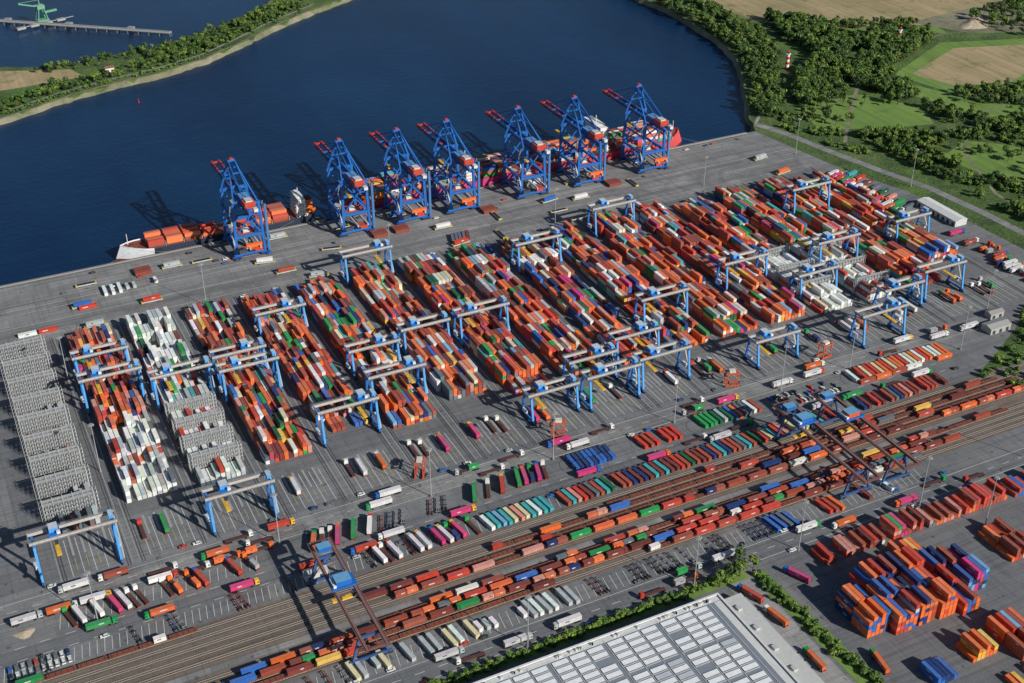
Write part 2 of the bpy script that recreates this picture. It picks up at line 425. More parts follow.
put('shipping_container_stack',mb.mesh('shipping_container_stack',M_cont))

# ------------------------------------------------------------------ yard gantry cranes
def rmg_mesh(span,h,big):
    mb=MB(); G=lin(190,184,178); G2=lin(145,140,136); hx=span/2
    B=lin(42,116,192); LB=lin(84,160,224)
    for s in (-1,1):
        mb.box(s*hx,0,1.3,1.1,17,1.3,B)
        for q in (-1,1):
            for w in (-1,1): mb.box(s*hx,q*7+w*1.2,.15,.7,1.8,1.2,DARK)
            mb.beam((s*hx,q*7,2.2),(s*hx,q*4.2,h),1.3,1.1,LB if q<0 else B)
        mb.box(s*hx,0,h-1.2,1.2,10,1.3,B)
        mb.beam((s*hx,-5.8,8),(s*hx,5.8,8),.5,.5,B)
        mb.box(s*(hx+1.4),1,h*.25,1.6,4,2.6,lin(205,210,212))
    for q in (-1,1):
        mb.box(0,q*4.2,h,span+4,1.1,1.8,G,top=G)
        mb.box(0,q*5.3,h+2.1,span+4,.06,.08,STEEL); mb.box(0,q*5.15,h+.6,span+4,.75,.12,G2)
        for i in range(14): mb.box(-span/2+i*span/13,q*5.5,h+.6,.07,.07,1.5,STEEL)
        mb.box(0,q*3.8,h+1.83,span+3,.15,.2,DARK)
    for s in (-1,1): mb.box(s*(hx+1.8),0,h+.1,.6,7,1.4,G2)
    tx=-hx*.45 if big==1 else hx*.3 if big==0 else hx*.55
    mb.box(tx,0,h+2.2,6.0,9.2,.6,B); mb.box(tx,1,h+2.8,4.6,5.4,2.3,LB,top=lin(200,208,215)); mb.box(tx+2,-3.4,h+2.8,1.8,1.6,1.6,lin(220,220,215))
    mb.box(tx,-2,h-4.5,2,2,2.2,GLASS); mb.box(tx,-2,h-2.3,.4,.4,4.6,B)
    for a in (-1,1):
        for b in (-1,1): mb.beam((tx+a*.9,b*2.5,h+2.2),(tx+a*.9,b*2.5,h-9),.08,.08,DARK)
    mb.box(tx,0,h-9.6,2.4,12,.6,YEL)
    mb.box(hx-.4,0,h+1.9,2.4,5,2.2,LB,top=lin(180,200,220)); mb.beam((hx+1.6,-6,2),(hx+1.6,4,h),.8,.2,STEEL)
    return mb.mesh('yard_gantry_crane',M_paint)
RB=[rmg_mesh(34.5,22,1),rmg_mesh(34.5,22,2)]; RS=[rmg_mesh(31.4,18,0),rmg_mesh(31.4,18,1)]
RMG=[(67,-187,1),(67,-152,0),(107,-203,1),(108,-334,1),(147,-190,0),(147,-214,1),(187,-284,1),(187,-150,0),(227,-262,1),(227,-222,0),(267,-104,1),(267,-212,0),(307,-217,1),(307,-318,0),
(347,-296,0),(347,-322,1),(387,-284,0),(387,-318,1),(387,-143,1),(427,-254,1),(467,-116,1),(467,-328,0),(507,-236,1),(547,-338,1),(547,-268,0),(587,-240,1),(588,-312,0),(627,-308,1),(627,-156,1),(668,-230,0)]
for bx,y,b in RMG:
    x=min(BX,key=lambda q:abs(q-bx)); put('yard_gantry_crane',R.choice(RB) if b else R.choice(RS),(x,y,.1))
put('yard_gantry_crane',rmg_mesh(40,25,1),(20,-334,.1))

# ------------------------------------------------------------------ ship-to-shore cranes
def sts_mesh(var=0):
    mb=MB(); B=CB; D=CBD; w=11; zg=44; AP=67
    for y in (0,-32):
        mb.box(0,y,2.6,2*w+4,1.6,1.8,B)
        for s in (-1,1):
            for q in (-1,0,1): mb.box(s*w+q*2.4,y,.15,1.8,1.1,1.3,DARK)
            mb.box(s*w,y,1.3,7,1.3,1.4,D)
            mb.beam((s*w,y,4),(s*(w-1.5),y,zg+1),2.0,1.9,B)
        mb.box(0,y,17,2*w,1.6,2.2,B); mb.box(0,y,zg-1.5,2*w,1.6,2.4,B)
        mb.beam((-w,y,18),(0,y,31),.9,.9,B); mb.beam((w,y,18),(0,y,31),.9,.9,B)
        mb.beam((0,y,31),(-w+1,y,43),.9,.9,B); mb.beam((0,y,31),(w-1,y,43),.9,.9,B)
    for s in (-1,1):
        mb.beam((s*w,0,17.8),(s*w,-32,17.8),1.5,1.9,B); mb.beam((s*w,0,5),(s*w,-32,5),.9,1.2,B)
        mb.beam((s*w,0,18.5),(s*(w-1),-32,43),1.1,1.1,B); mb.beam((s*(w-1),0,32),(s*(w-1),-32,32),1.1,1.2,B)
        mb.beam((s*w,-32,5),(s*w,-16,17.5),.8,.8,B); mb.beam((s*w,0,5),(s*w,-16,17.5),.8,.8,B)
        mb.box(s*2.9,-25,zg,1.3,58,2.3,B); mb.box(s*2.9,24,zg,1.2,42,2.1,D)
        mb.box(s*2.9,48.5,zg,1.25,7,2.15,REDP)
        for k in range(3): mb.box(s*2.9,30+k*6,zg-.02,1.26,3.2,2.16,REDP)
        mb.box(s*4.1,0,zg+.4,.8,102,.12,lin(90,60,60)); mb.box(s*4.5,0,zg+1.5,.06,102,.08,STEEL)
        mb.beam((s*(w-1.5),0,zg+1),(s*2.2,-3,AP),1.4,1.4,B); mb.beam((s*(w-2),-32,zg+1),(s*2.2,-4,AP-1),1.0,1.0,B)
        mb.beam((s*2.4,-3,AP),(s*2.9,22,zg+2.2),.5,.5,B); mb.beam((s*2.4,-3,AP),(s*2.9,43,zg+2.2),.5,.5,B)
        mb.beam((s*2.4,-4,AP),(s*2.9,-50,zg+2.3),.5,.5,B); mb.beam((s*6.3,-1.5,56),(s*6,-18,55),.6,.6,B)
        mb.box(s*4,-28,14,1.0,40,1.5,lin(190,190,186))
        for k in range(5): mb.beam((s*(w+1.2),-32+(-2 if k%2 else 2),5+k*8),(s*(w+1.2),-32+(2 if k%2 else -2),13+k*8),.9,.25,STEEL)
    for y in (-52,-32,-16,0,16,32,51): mb.box(0,y,zg+.3,5.5,.8,1.2,B if y<40 else REDP)
    mb.box(0,-2.6,AP-.4,5.6,2,1.8,B); mb.box(0,-1.5,55.5,13,1,1,B); mb.box(0,-2,61,7.5,.8,.8,B); mb.box(0,-3,AP+1.4,2.4,2.4,1.2,REDP)
    mb.box(0,-41,zg+2.5,8,11,4.2,lin(196,72,48),top=lin(216,100,68)); mb.box(0,-41,zg+6.7,5,7,.9,lin(200,200,198)); mb.box(0,-28,zg+2.5,7,9,3.2,CB,top=lin(100,150,195))
    mb.box(2,-52.5,zg+2.5,3,4,2.4,lin(215,215,210))
    ty=[10,-14,24][var]
    mb.box(0,ty,zg-1.2,6.5,6,1.6,lin(190,80,60)); mb.box(2,ty+3,zg-4.2,2.4,2.8,2.8,GLASS,top=lin(220,220,220))
    for a in (-1,1):
        for b in (-1,1): mb.beam((a*1,ty-2+b*2.5,zg),(a*1,ty-2+b*2.5,28),.1,.1,DARK)
    mb.box(0,ty-2,27,2.4,12.2,.9,YEL)
    mb.box(0,-20,16,13,12,1.0,lin(180,80,60)); mb.box(0,-22,17.1,5,5,2.2,lin(215,212,205)); mb.box(-7,-9,15.5,6,10,.8,lin(185,182,176))
    mb.box(0,-44,13.5,8,7,.8,lin(180,80,60))
    if var!=1: cont(mb,0,-44,14.3,12,ORANGE,0)
    mb.beam((w+1.3,-30,4),(w+1.3,-12,17),.9,.2,STEEL); mb.box(w+2.6,-34,4,1.8,1.8,38,lin(70,120,175))
    for s in (-1,1): mb.box(s*6,-32,4.45,6,2.6,2.8,lin(200,200,196) if s<0 else REDP)
    mb.box(0,-33.4,zg-1.1,7,.1,1.6,lin(230,230,230))
    return mb.mesh('ship_to_shore_crane',M_paint)
STS=[sts_mesh(i) for i in range(3)]
for i,x in enumerate((200,285,333,376,440,493,556)): put('ship_to_shore_crane',STS[i%3],(x,-3,.1))

# ------------------------------------------------------------------ ships
def ship(x0,x1,yc,beam,hf,hullc,deckc,bow,bridge,stk,name,bowc=None,palette=None,gaps=(),bh=20,bw=10):
    mb=MB(); n=26; zb=-7; Ln=x1-x0
    prof=[]
    for i in range(n+1):
        t=i/n; tt=t if bow<0 else 1-t
        if tt<.16: w=math.sin(min(1,(tt/.16))*math.pi/2)**.8
        elif tt>.93: w=1-.18*((tt-.93)/.07)**2
        else: w=1
        wl=w*(.75 if tt<.16 else 1)*(1 if tt<.9 else 1-(tt-.9)*3)
        zt=hf+(3.0*max(0,(1-tt/.14)) if tt<.14 else 0)+(1.0 if tt>.85 else 0)
        rake=-6*max(0,1-tt/.16)*bow*-1
        prof.append((x0+t*Ln,w*beam/2,wl*beam/2,zt,-rake))
    for i in range(n):
        a=prof[i];b=prof[i+1]; tt=(i/n if bow<0 else 1-i/n)
        hc=bowc if (bowc and tt<.12) else hullc
        for s in (-1,1):
            for (za,zc,cc) in ((zb,-3.4,lin(120,35,30)),(-3.4,99,hc)):
                def P(q,z):
                    zz=q[3] if z==99 else z
                    ww=q[2]+(q[1]-q[2])*max(0,min(1,(zz-zb)/(q[3]-zb)))
                    return (q[0]-q[4]*(1-max(0,(zz-zb)/(q[3]-zb))),yc+s*ww,zz)
                mb.quad([P(a,za),P(b,za),P(b,zc),P(a,zc)],cc)
            mb.beam((a[0],yc+s*a[1],a[3]+.5),(b[0],yc+s*b[1],b[3]+.5),.15,1.0,hc)
        mb.quad([(a[0],yc-a[1],a[3]),(b[0],yc-b[1],b[3]),(b[0],yc+b[1],b[3]),(a[0],yc+a[1],a[3])],deckc)
    q=prof[-1] if bow<0 else prof[0]
    mb.quad([(q[0],yc-q[2]*.9,zb),(q[0],yc+q[2]*.9,zb),(q[0],yc+q[1],q[3]),(q[0],yc-q[1],q[3])],hullc)
    rows=int((beam-2)/2.55); x=x0+Ln*(.13 if bow<0 else .06); xe=x1-Ln*(.06 if bow<0 else .10); bi=0
    while x+12.5<xe:
        if abs(x+6.2-bridge)<bw*.5+13 : x+=3; continue
        mb.box(x+6.2,yc,hf,12.6,beam-2.5,1.4,deckc)
        if not any(a<x+6<b for a,b in gaps):
            bh_=stk(bi)
            for r in range(rows):
                hh=max(0,bh_+R.choice([0,0,0,0,-1]))
                for k in range(hh):
                    cont(mb,x+6.2,yc+(r-(rows-1)/2)*2.55,hf+1.5+k*2.62,12.19,jit(R.choice(palette) if palette else rc()),0)
        mb.box(x+13,yc,hf,.6,beam-2,4,lin(150,150,150)); x+=14; bi+=1
    H=bh; WC=lin(236,234,228)
    nl=int(H/2.8)
    for k in range(nl):
        z=hf+k*2.8; lx=bw-k*.4; ly=beam*.8-k*.7
        mb.box(bridge,yc,z,lx,ly,2.5,WC); mb.box(bridge,yc,z+2.5,lx+1.4,ly+1.2,.25,lin(200,196,188))
        for s in (-1,1):
            for j in range(int(ly/2.2)): mb.box(bridge+s*(lx/2+.03),yc-ly/2+1.3+j*2.2,z+1.1,.08,.9,.8,GLASS)
            for j in range(int(lx/2.2)): mb.box(bridge-lx/2+1.3+j*2.2,yc+s*(ly/2+.03),z+1.1,.9,.08,.8,GLASS)
    zt=hf+nl*2.8
    mb.box(bridge,yc,zt,bw*.6,beam*.98,2.7,WC); mb.box(bridge,yc,zt+1.2,bw*.6+.1,beam*.9,1.0,GLASS); mb.box(bridge,yc,zt+2.7,bw*.65,beam*.55,.3,WC)
    mb.cyl((bridge,yc,zt+3),(bridge,yc,zt+9),.3,WC); mb.box(bridge,yc,zt+6,.3,4,.3,WC); mb.box(bridge,yc,zt+8,.3,2.6,.3,WC)
    dd=1 if bow<0 else -1
    mb.box(bridge+dd*(bw*.5+3.5),yc,hf,5,beam*.3,H*.8,lin(215,110,45)); mb.box(bridge+dd*(bw*.5+3.5),yc,hf+H*.8,4,beam*.25,2.2,DARK)
    mb.box(bridge+dd*(bw*.5+3),yc+beam*.36,hf+4,8,2.4,2.4,lin(230,110,30)); mb.box(bridge+dd*(bw*.5+3),yc-beam*.36,hf+4,8,2.4,2.4,lin(230,110,30))
    bx=x0+6 if bow<0 else x1-6
    mb.cyl((bx,yc,hf+3),(bx,yc,hf+12),.25,WC); mb.box(bx+dd*3,yc,hf+1.2,4,5,1.4,deckc)
    for s in (-1,1): mb.cyl((bx+dd*5,yc+s*3,hf+1),(bx+dd*5,yc+s*3,hf+2.4),.8,lin(90,95,90))
    for ax,tx in ((x0+8,x0-14),(x0+12,x0+34),(x1-8,x1+12),(x1-12,x1-34)): mb.beam((ax,yc-beam*.42,hf+1),(tx,-1,.6),.09,.09,(.4,.38,.3))
    put(name,mb.mesh(name,M_plain))
ship(112,264,14,21,3.0,lin(35,48,70),lin(130,66,50),-1,254,lambda b:[2,2,2,2,1,1,3,3,3,3][b%10],'container_ship',bowc=lin(226,228,230),palette=[RED,BROWN,RED,ORANGE,BROWN,ORANGE],gaps=((189,205),),bh=15,bw=9)
ship(296,450,17,29,5.5,lin(200,56,116),lin(150,74,58),-1,402,lambda b:[3,4,3,2,3,4,3,4,3,2][b%10],'container_ship',bowc=lin(185,75,66),bh=14,bw=8)
ship(464,616,18,31,6,lin(200,60,70),lin(160,76,58),1,529,lambda b:[4,3,4,3,3,4,3,3,2][b%9],'container_ship',bowc=lin(214,80,84),bh=25,bw=13)

# ------------------------------------------------------------------ loose containers, trucks, AGVs, wagons, cars
cache={}
def loose(c,L_=12.19,n=1):
    key=('c',c,L_,n)
    if key not in cache:
        mb=MB()
        for k in range(n): cont(mb,0,0,k*2.63,L_,jit(c) if k else c,0,detail=True)
        cache[key]=mb.mesh('shipping_container',M_cont)
    return cache[key]
def wheel(mb,x,y,r=.5,w=.3): mb.cyl((x,y-w/2,r),(x,y+w/2,r),r,RUBBER,8)
def truck_mesh(cab,load):
    mb=MB()
    mb.box(6.9,0,.9,2.2,2.4,2.3,cab); mb.quad([(8.06,-1.15,1.9),(8.06,1.15,1.9),(7.86,1.1,3.15),(7.86,-1.1,3.15)],GLASS)
    mb.box(8.05,0,1.9,.06,2.2,1.0,GLASS); mb.box(7.3,0,1.9,1.0,2.44,.8,GLASS); mb.box(6.7,0,3.2,1.9,2.2,.5,cab); mb.box(8.1,0,.5,.2,2.4,.5,DARK)
    mb.box(5,0,.75,5.5,1.1,.35,DARK); mb.box(-1,0,1.05,12.4,2.0,.3,(.12,.05,.04))
    for x in (7.2,4.2,-4,-5.3,-6.6):
        for s in (-1,1): wheel(mb,x,s*1.0)
    mb.box(-7.3,0,.6,.2,2.4,.3,REDP)
    if load=='box': cont(mb,-1,0,1.4,12.19,c=jit(rc()),rot=0,detail=True)
    elif load=='half': cont(mb,-3.8,0,1.4,6.06,c=jit(rc()),rot=0,detail=True)
    elif load=='white': cont(mb,-1,0,1.4,13,c=(.74,.74,.72),rot=0,h=2.8,detail=True)
    return mb.mesh('container_truck',M_cont)
TR=[truck_mesh(R.choice([WHITE,RED,BLUE,ORANGE,LGREY,GREEN,WHITE,YEL]),l) for l in ['box']*12+['half']*4+['none']*6+['white']*5]
def chassis_mesh(c):
    mb=MB(); 
    for s in (-1,1): mb.box(0,s*.45,1.0,12.2,.2,.35,c)
    for x in (-5.9,-2,2,5.9): mb.box(x,0,1.05,.3,2.4,.3,c)
    for x in (-3.6,-4.8,-6.0):
        for s in (-1,1): wheel(mb,x,s*1.0)
    for s in (-1,1): mb.box(3.4,s*.7,0,.2,.2,1.0,DARK)
    return mb.mesh('container_chassis_trailer',M_cont)
CH=[chassis_mesh(c) for c in (DARK,lin(120,50,40),lin(50,70,110),lin(150,150,150))]
def agv_mesh(c):
    mb=MB(); mb.box(0,0,.6,14.5,2.9,.9,lin(190,190,185)); mb.box(0,0,1.5,12.6,2.4,.2,DARK)
    for s in (-1,1): mb.box(s*7,0,.5,1,3,1.3,lin(200,180,80))
    for x in (-5.2,-4,4,5.2):
        for s in (-1,1): wheel(mb,x,s*1.2,.6,.4)
    if c: cont(mb,0,0,1.75,12.19,c=c,rot=0,detail=True)
    return mb.mesh('guided_container_carrier',M_cont)
AG=[agv_mesh(c) for c in (None,ORANGE,BROWN,RED,WHITE,BLUE,None,LGREY)]
def straddle_mesh():
    mb=MB(); c=lin(205,90,55)
    for s in (-1,1):
        mb.box(0,s*2.3,.5,9,.8,1.0,c)
        for x in (-3.5,3.5): mb.box(x,s*2.3,1.5,.5,.5,8,c)
        for x in (-3.6,-1.2,1.2,3.6): wheel(mb,x,s*2.3,.75,.5)
        mb.box(0,s*2.3,9.5,9.5,.6,.8,c)
    for x in (-3.5,3.5): mb.box(x,0,9.6,.6,4.0,.6,c)
    mb.box(0,0,10.3,4,3,1.5,lin(220,215,205)); mb.box(4.6,1.2,8,1.8,1.6,2,GLASS)
    return mb.mesh('straddle_carrier',M_paint)
SC=straddle_mesh()
def car_mesh(c):
    mb=MB(); mb.box(0,0,.35,4.3,1.75,.6,c); 
    a=[(-1.9,-.8,.95),(1.1,-.8,.95),(1.1,.8,.95),(-1.9,.8,.95)]; b=[(-1.5,-.65,1.45),(.5,-.65,1.45),(.5,.65,1.45),(-1.5,.65,1.45)]
    for i in range(4): j=(i+1)%4; mb.quad([a[i],a[j],b[j],b[i]],GLASS)
    mb.quad(b,c)
    for x in (-1.35,1.35):
        for s in (-1,1): wheel(mb,x,s*.8,.33,.2)
    return mb.mesh('parked_car',M_plain)
CARS=[car_mesh(c) for c in (WHITE,LGREY,DARK,NAVY,RED,DGREY,BLUE,WHITE)]
TPC=[ORANGE,RED,BROWN,MAROON,ORANGE,BROWN,RED,WHITE,ORANGE,BLUE,GREEN,PINK,ORANGE,MAROON,BROWN,BROWN,BLUE,NAVY,GREEN,RED,DGREY,YEL]
def wagon_mesh(kind,i):
    mb=MB(); bc=lin(135,80,62)
    mb.box(0,0,1.0,13.6,2.6,.25,bc); mb.box(0,0,.75,13.2,.5,.3,(.05,.04,.035))
    for s in (-1,1): mb.box(0,s*1.3,.85,13.6,.18,.5,bc)
    for x in (-5.6,-3.8,3.8,5.6):
        for s in (-1,1): wheel(mb,x,s*.75,.45,.15)
        mb.box(x,0,.4,.2,1.4,.2,DARK)
    for s in (-1,1):
        for t in (-1,1): mb.cyl((s*6.8,t*.85,1.05),(s*7.2,t*.85,1.05),.22,DARK,6)
    for j in range(5): mb.box(-5.6+j*2.8,0,1.27,.25,2.4,.06,(.06,.045,.04))
    if kind=='full': cont(mb,0,0,1.35,12.19,c=jit(TPC[i%len(TPC)]),rot=0,detail=True)
    if kind=='two': 
        cont(mb,-3.15,0,1.35,6.06,c=jit(R.choice(TPC)),rot=0,detail=True); cont(mb,3.15,0,1.35,6.06,c=jit(R.choice(TPC)),rot=0,detail=True)
    if kind=='one': cont(mb,-3.15,0,1.35,6.06,c=jit(R.choice(TPC)),rot=0,detail=True)
    return mb.mesh('railway_wagon',M_cont)
WG={'full':[wagon_mesh('full',i) for i in range(26)],'two':[wagon_mesh('two',i) for i in range(8)],'one':[wagon_mesh('one',i) for i in range(3)],'none':[wagon_mesh('none',0)]}
def train(y,x0,x1,pf,pn):
    x=x0
    while x<x1:
        k=R.choices(['full','two','one','none'],[pf,.3*pf,.08,pn])[0]
        put('railway_wagon',R.choice(WG[k]),(x,y,.32),R.choice([0,math.pi])); x+=14.5
train(TY[1],300,590,.1,.9); train(TY[2],225,600,.45,.5); train(TY[3],150,610,.2,.75); train(TY[4],165,600,.85,.1)
train(TY[5],150,560,.3,.7); train(TY[6],80,500,.9,.08); train(TY[7],30,520,.92,.05); train(TY[8],-60,235,.25,.7); train(TY[8],300,480,.7,.1)
train(TY[0],-60,60,.1,.9)
def locomotive():
    mb=MB(); c=lin(180,40,35)
    mb.box(0,0,1.1,16,2.6,.5,DARK); mb.box(3.5,0,1.6,8,1.8,1.7,c,top=lin(120,120,120)); mb.box(-4.7,0,1.6,3.9,1.8,1.6,c); mb.box(-1.5,0,1.6,2.4,2.8,2.6,c,top=lin(150,150,150)); mb.box(-1.5,0,3,2.5,2.9,.7,GLASS)
    for x in (-6,-4,4,6):
        for s in (-1,1): wheel(mb,x,s*.75,.5,.15)
    mb.box(8.1,0,1.0,.2,2.6,.8,YEL); mb.box(-8.1,0,1.0,.2,2.6,.8,YEL)
    return mb.mesh('shunting_locomotive',M_paint)
put('shunting_locomotive',locomotive(),(14,TY[7],.32)); 

def scatter_row(meshes,name,x0,x1,y,dx,rot,p=1.0,jy=.4,jr=.03,z=.1):
    x=x0
    while x<=x1:
        if R.random()<p: put(name,R.choice(meshes),(x+R.uniform(-.2,.2),y+R.uniform(-jy,jy),z),rot+R.uniform(-jr,jr))
        x+=dx
H2=math.pi/2
used=[]
for i in range(44):
    x=R.uniform(60,670); y=R.choice([-14,-20,-26,-50,-56,-70,-88])+R.uniform(-1,1)
    if any(abs(x-a)<17 and abs(y-b)<16 for a,b in used): continue
    used.append((x,y)); put('guided_container_carrier',R.choice(AG),(x,y,.12),R.choice([0,0,0,.15,-.2,H2]))
wc=[loose(WHITE,6.06),loose(LGREY,6.06),loose(WHITE)]
scatter_row(wc,'shipping_container',84,126,-42,5.2,H2,.85,.5,.05)
scatter_row([loose(BLUE),loose(WHITE),loose(RED)],'shipping_container',30,52,-80,13.5,0,.9)
scatter_row([loose(RED),loose(BROWN),loose(DGREY)],'shipping_container',60,84,-60,14,0,.9)
scatter_row([loose(MAROON),loose(DGREY)],'shipping_container',345,362,-77,3.2,H2-.3,.9)
hm=MB()
for k in range(3): hm.box(0,0,.1+k*1.0,12,10,.8,lin(150,78,64))
hm.box(0,0,2.9,12.4,.4,.2,DARK)
HM=hm.mesh('hatch_cover',M_cont)
for x,y in ((300,-44),(318,-44),(395,-43),(512,-43),(120,-24),(10,-8)): put('hatch_cover',HM,(x,y,0))
for i in range(40): put('parked_car',R.choice(CARS),(R.uniform(60,660),R.choice([-9,-31,-37,-93])+R.uniform(-.6,.6),.13),R.choice([0,math.pi]))
for bx in BX:
    for k in range(4):
        if R.random()<.5: put('container_truck',R.choice(TR),(bx-12+k*6+R.uniform(-.3,.3),-318+R.uniform(-4,2),.13),H2)
def lane(n,x0,x1,ys,ms,nm,gap):
    us=[]
    for i in range(n):
        x=R.uniform(x0,x1); y=R.choice(ys)
        if any(abs(x-a)<gap and b==y for a,b in us): continue
        us.append((x,y)); put(nm,R.choice(ms),(x,y+R.uniform(-.3,.3),.13),R.choice([0,math.pi]))
lane(50,10,620,[-350.5,-357.5],TR,'container_truck',19); lane(26,10,560,[-384,-388.6],TR,'container_truck',19); lane(26,30,500,[-479.5,-485.5],TR,'container_truck',19)
lane(40,0,600,[-362,-392,-343.5],CARS,'parked_car',7); lane(30,-20,500,[-474.9,-490.2],CARS,'parked_car',7)
for x,y in ((210,-341),(300,-342),(425,-343),(500,-342)): put('straddle_carrier',SC,(x,y,.1),R.uniform(0,3))
lc=[loose(c) for c in (ORANGE,RED,BROWN,MAROON,DGREEN,TEAL,WHITE,LGREY,DGREY,BLUE,GREEN,PINK,CREAM)]
dk=[loose(c) for c in (MAROON,BROWN,DGREEN,TEAL,DGREY,MAROON,BROWN,NAVY,RED,BROWN,PINK)]
scatter_row([loose(TEAL),loose(LBLUE),loose(WHITE),loose(CREAM),loose(PINK)],'shipping_container',226,262,-398,3.6,H2+.16,.95,.4)
scatter_row(dk,'shipping_container',266,400,-398,3.6,H2+.16,.93,.4)
scatter_row(lc,'shipping_container',404,470,-398,3.8,H2+.16,.75,.4)
scatter_row(TR+CH,'container_truck',163,222,-397,4.2,H2+.16,.7,.4)
scatter_row(CH,'container_chassis_trailer',-55,158,-397.5,3.6,H2+.16,.22,.4)
scatter_row(CH,'container_chassis_trailer',-30,118,-468.5,4,H2+.14,.4,.4); scatter_row(CH,'container_chassis_trailer',250,362,-468.5,4,H2+.14,.5,.4)
wl=[loose(WHITE),loose(CREAM),loose(LGREY),loose(LGREY,6.06),loose(WHITE,6.06)]
scatter_row(wl,'shipping_container',160,200,-468.5,4,H2+.14,.8,.6); scatter_row(wl,'shipping_container',212,246,-468.5,4,H2+.14,.8,.6); scatter_row(wl,'shipping_container',122,150,-468.5,4,H2+.14,.7,.6)
scatter_row([loose(BLUE),loose(DGREY)],'shipping_container',365,380,-468.5,4,H2+.14,.8,.6); scatter_row(lc,'shipping_container',392,450,-468.5,4,H2+.14,.45,.6)
def island(x0,x1,y0,y1):
    n=[];r=(y1-y0)/2;yc=(y0+y1)/2; x0+=r; x1-=r
    for i in range(9): t=-H2+math.pi*i/8; n.append((x1+r*math.cos(t),yc+r*math.sin(t)))
    for i in range(9): t=H2+math.pi*i/8; n.append((x0+r*math.cos(t),yc+r*math.sin(t)))
    sheet('traffic_island',n,.2,M_yard,.12)
for a,b in ((122,222),(226,284),(286,332),(334,370),(374,432),(492,584)): island(a,b,-380,-363.5)
scatter_row(TR,'container_truck',8,104,-372,4.4,H2+.25,.5,.5)
scatter_row(TR,'container_truck',-12,118,-364.2,17,0,.85,.2)
scatter_row(TR,'container_truck',135,170,-372,4.6,1.2,.7,z=.22); scatter_row(CH,'container_chassis_trailer',174,214,-372,4.2,1.2,.8,z=.22); scatter_row(TR,'container_truck',230,250,-372,4.4,1.2,.9,z=.22); scatter_row(TR,'container_truck',258,278,-371,4.4,1.3,.8,z=.22)
for y in (-375.4,-368.2): scatter_row([loose(BLUE,6.06),loose(NAVY,6.06)],'shipping_container',294,318,y,3.0,H2,1,.1,.01,.22)
scatter_row([loose(RED),loose(BLUE),loose(RED),loose(GREEN),loose(BROWN)],'shipping_container',340,366,-372,4,H2+.1,.95,z=.22)
scatter_row(lc,'shipping_container',384,424,-370,3.6,H2+.1,.8,z=.22)
scatter_row([loose(ORANGE),loose(WHITE),loose(CREAM),loose(ORANGE),loose(RED)],'shipping_container',500,578,-370.5,3.4,H2,.97,z=.22); scatter_row([loose(ORANGE),loose(WHITE),loose(BROWN)],'shipping_container',506,575,-378.6,12.8,0,.8,.05,.01,.22)
scatter_row(dk,'shipping_container',484,552,-397.5,3.6,H2,.85)
for i in range(16):
    for y in (-378,-373,-368):
        if R.random()<.6: put('parked_car',R.choice(CARS),(438+i*3.1,y,.1),H2)
for x in range(-24,4,3):
    for y in (-395,-400): put('parked_car',R.choice(CARS),(x*1.0,y,.1),H2)
for i in range(17):
    put('container_truck',R.choice(TR),(690+R.uniform(-2,2),-112-i*5.2,.1),.25)
    if i%2: put('shipping_container',R.choice(lc),(706+R.uniform(-1,1),-112-i*5.2,.1),.25)
for i in range(22): put('container_truck',R.choice(TR),(704+R.uniform(-2,6),-244-i*4.4,.1),R.choice([0,.1])) if R.random()<.75 else None
# ------------------------------------------------------------------ south depot
def pile(x0,y0,nx,ny,hmax,pal,along='y',hmin=None):
    mb=MB()
    for i in range(nx):
        for j in range(ny):
            h=R.randint(hmin if hmin is not None else max(1,hmax-2),hmax); c0=R.choice(pal)
            for k in range(h):
                c=jit(c0 if R.random()<.45 else R.choice(pal),.1)
                if R.random()<.06: c=jit(rc())
                if along=='y': cont(mb,x0+i*2.6,y0-j*12.7,.1+k*2.63,12.19,c,H2,detail=True)
                else: cont(mb,x0+i*12.7,y0-j*2.6,.1+k*2.63,12.19,c,0,detail=True)
    put('shipping_container_stack',mb.mesh('shipping_container_stack',M_cont))
pile(357,-540,5,2,5,[BLUE,NAVY,BLUE,ORANGE],hmin=4); pile(371,-532,5,3,6,[ORANGE,ORANGE,BLUE,RED],hmin=4)
pile(385.5,-532,4,3,6,[ORANGE,ORANGE,BROWN,NAVY],hmin=4); pile(398,-533,4,3,6,[ORANGE,BLUE,ORANGE,RED],hmin=4); pile(410.5,-536,4,3,5,[BLUE,NAVY,BROWN,RED,ORANGE],hmin=3); pile(423,-538,5,2,5,[BLUE,MAG,BROWN,NAVY,LBLUE],hmin=3)
pile(366,-592,5,1,2,[BLUE,NAVY]); pile(392,-588,6,1,3,[ORANGE,ORANGE,YEL]); pile(414,-585,7,2,3,[ORANGE,RED,BROWN])
pile(372,-501,3,1,2,[BROWN,MAROON,RED]); pile(386,-501,5,1,2,[RED,BROWN,PINK]); pile(402,-501,4,1,2,[BROWN,MAROON,DGREY]); pile(418,-501,8,1,3,[BROWN,MAROON,RED,PINK,MAG]); pile(442,-502,9,1,2,[BROWN,PINK,DGREY,ORANGE]); pile(468,-502,12,1,3,[ORANGE,BROWN,RED]); pile(504,-503,12,1,2,[BROWN,RED,BLUE])
pile(462,-530,6,2,3,[ORANGE,RED,BROWN]); pile(410,-517,1,1,2,[ORANGE]);pile(418,-517,3,1,1,[ORANGE,YEL])
scatter_row([loose(ORANGE),loose(YEL),loose(BROWN)],'shipping_container',398,440,-614,3.2,H2,.8)
for x,y,r in ((322,-509,1.9),(324,-528,1.75),(352,-508,2.0),(350,-575,1.4),(323,-560,H2)): put('container_truck',TR[R.randint(0,11)],(x,y,.1),r)
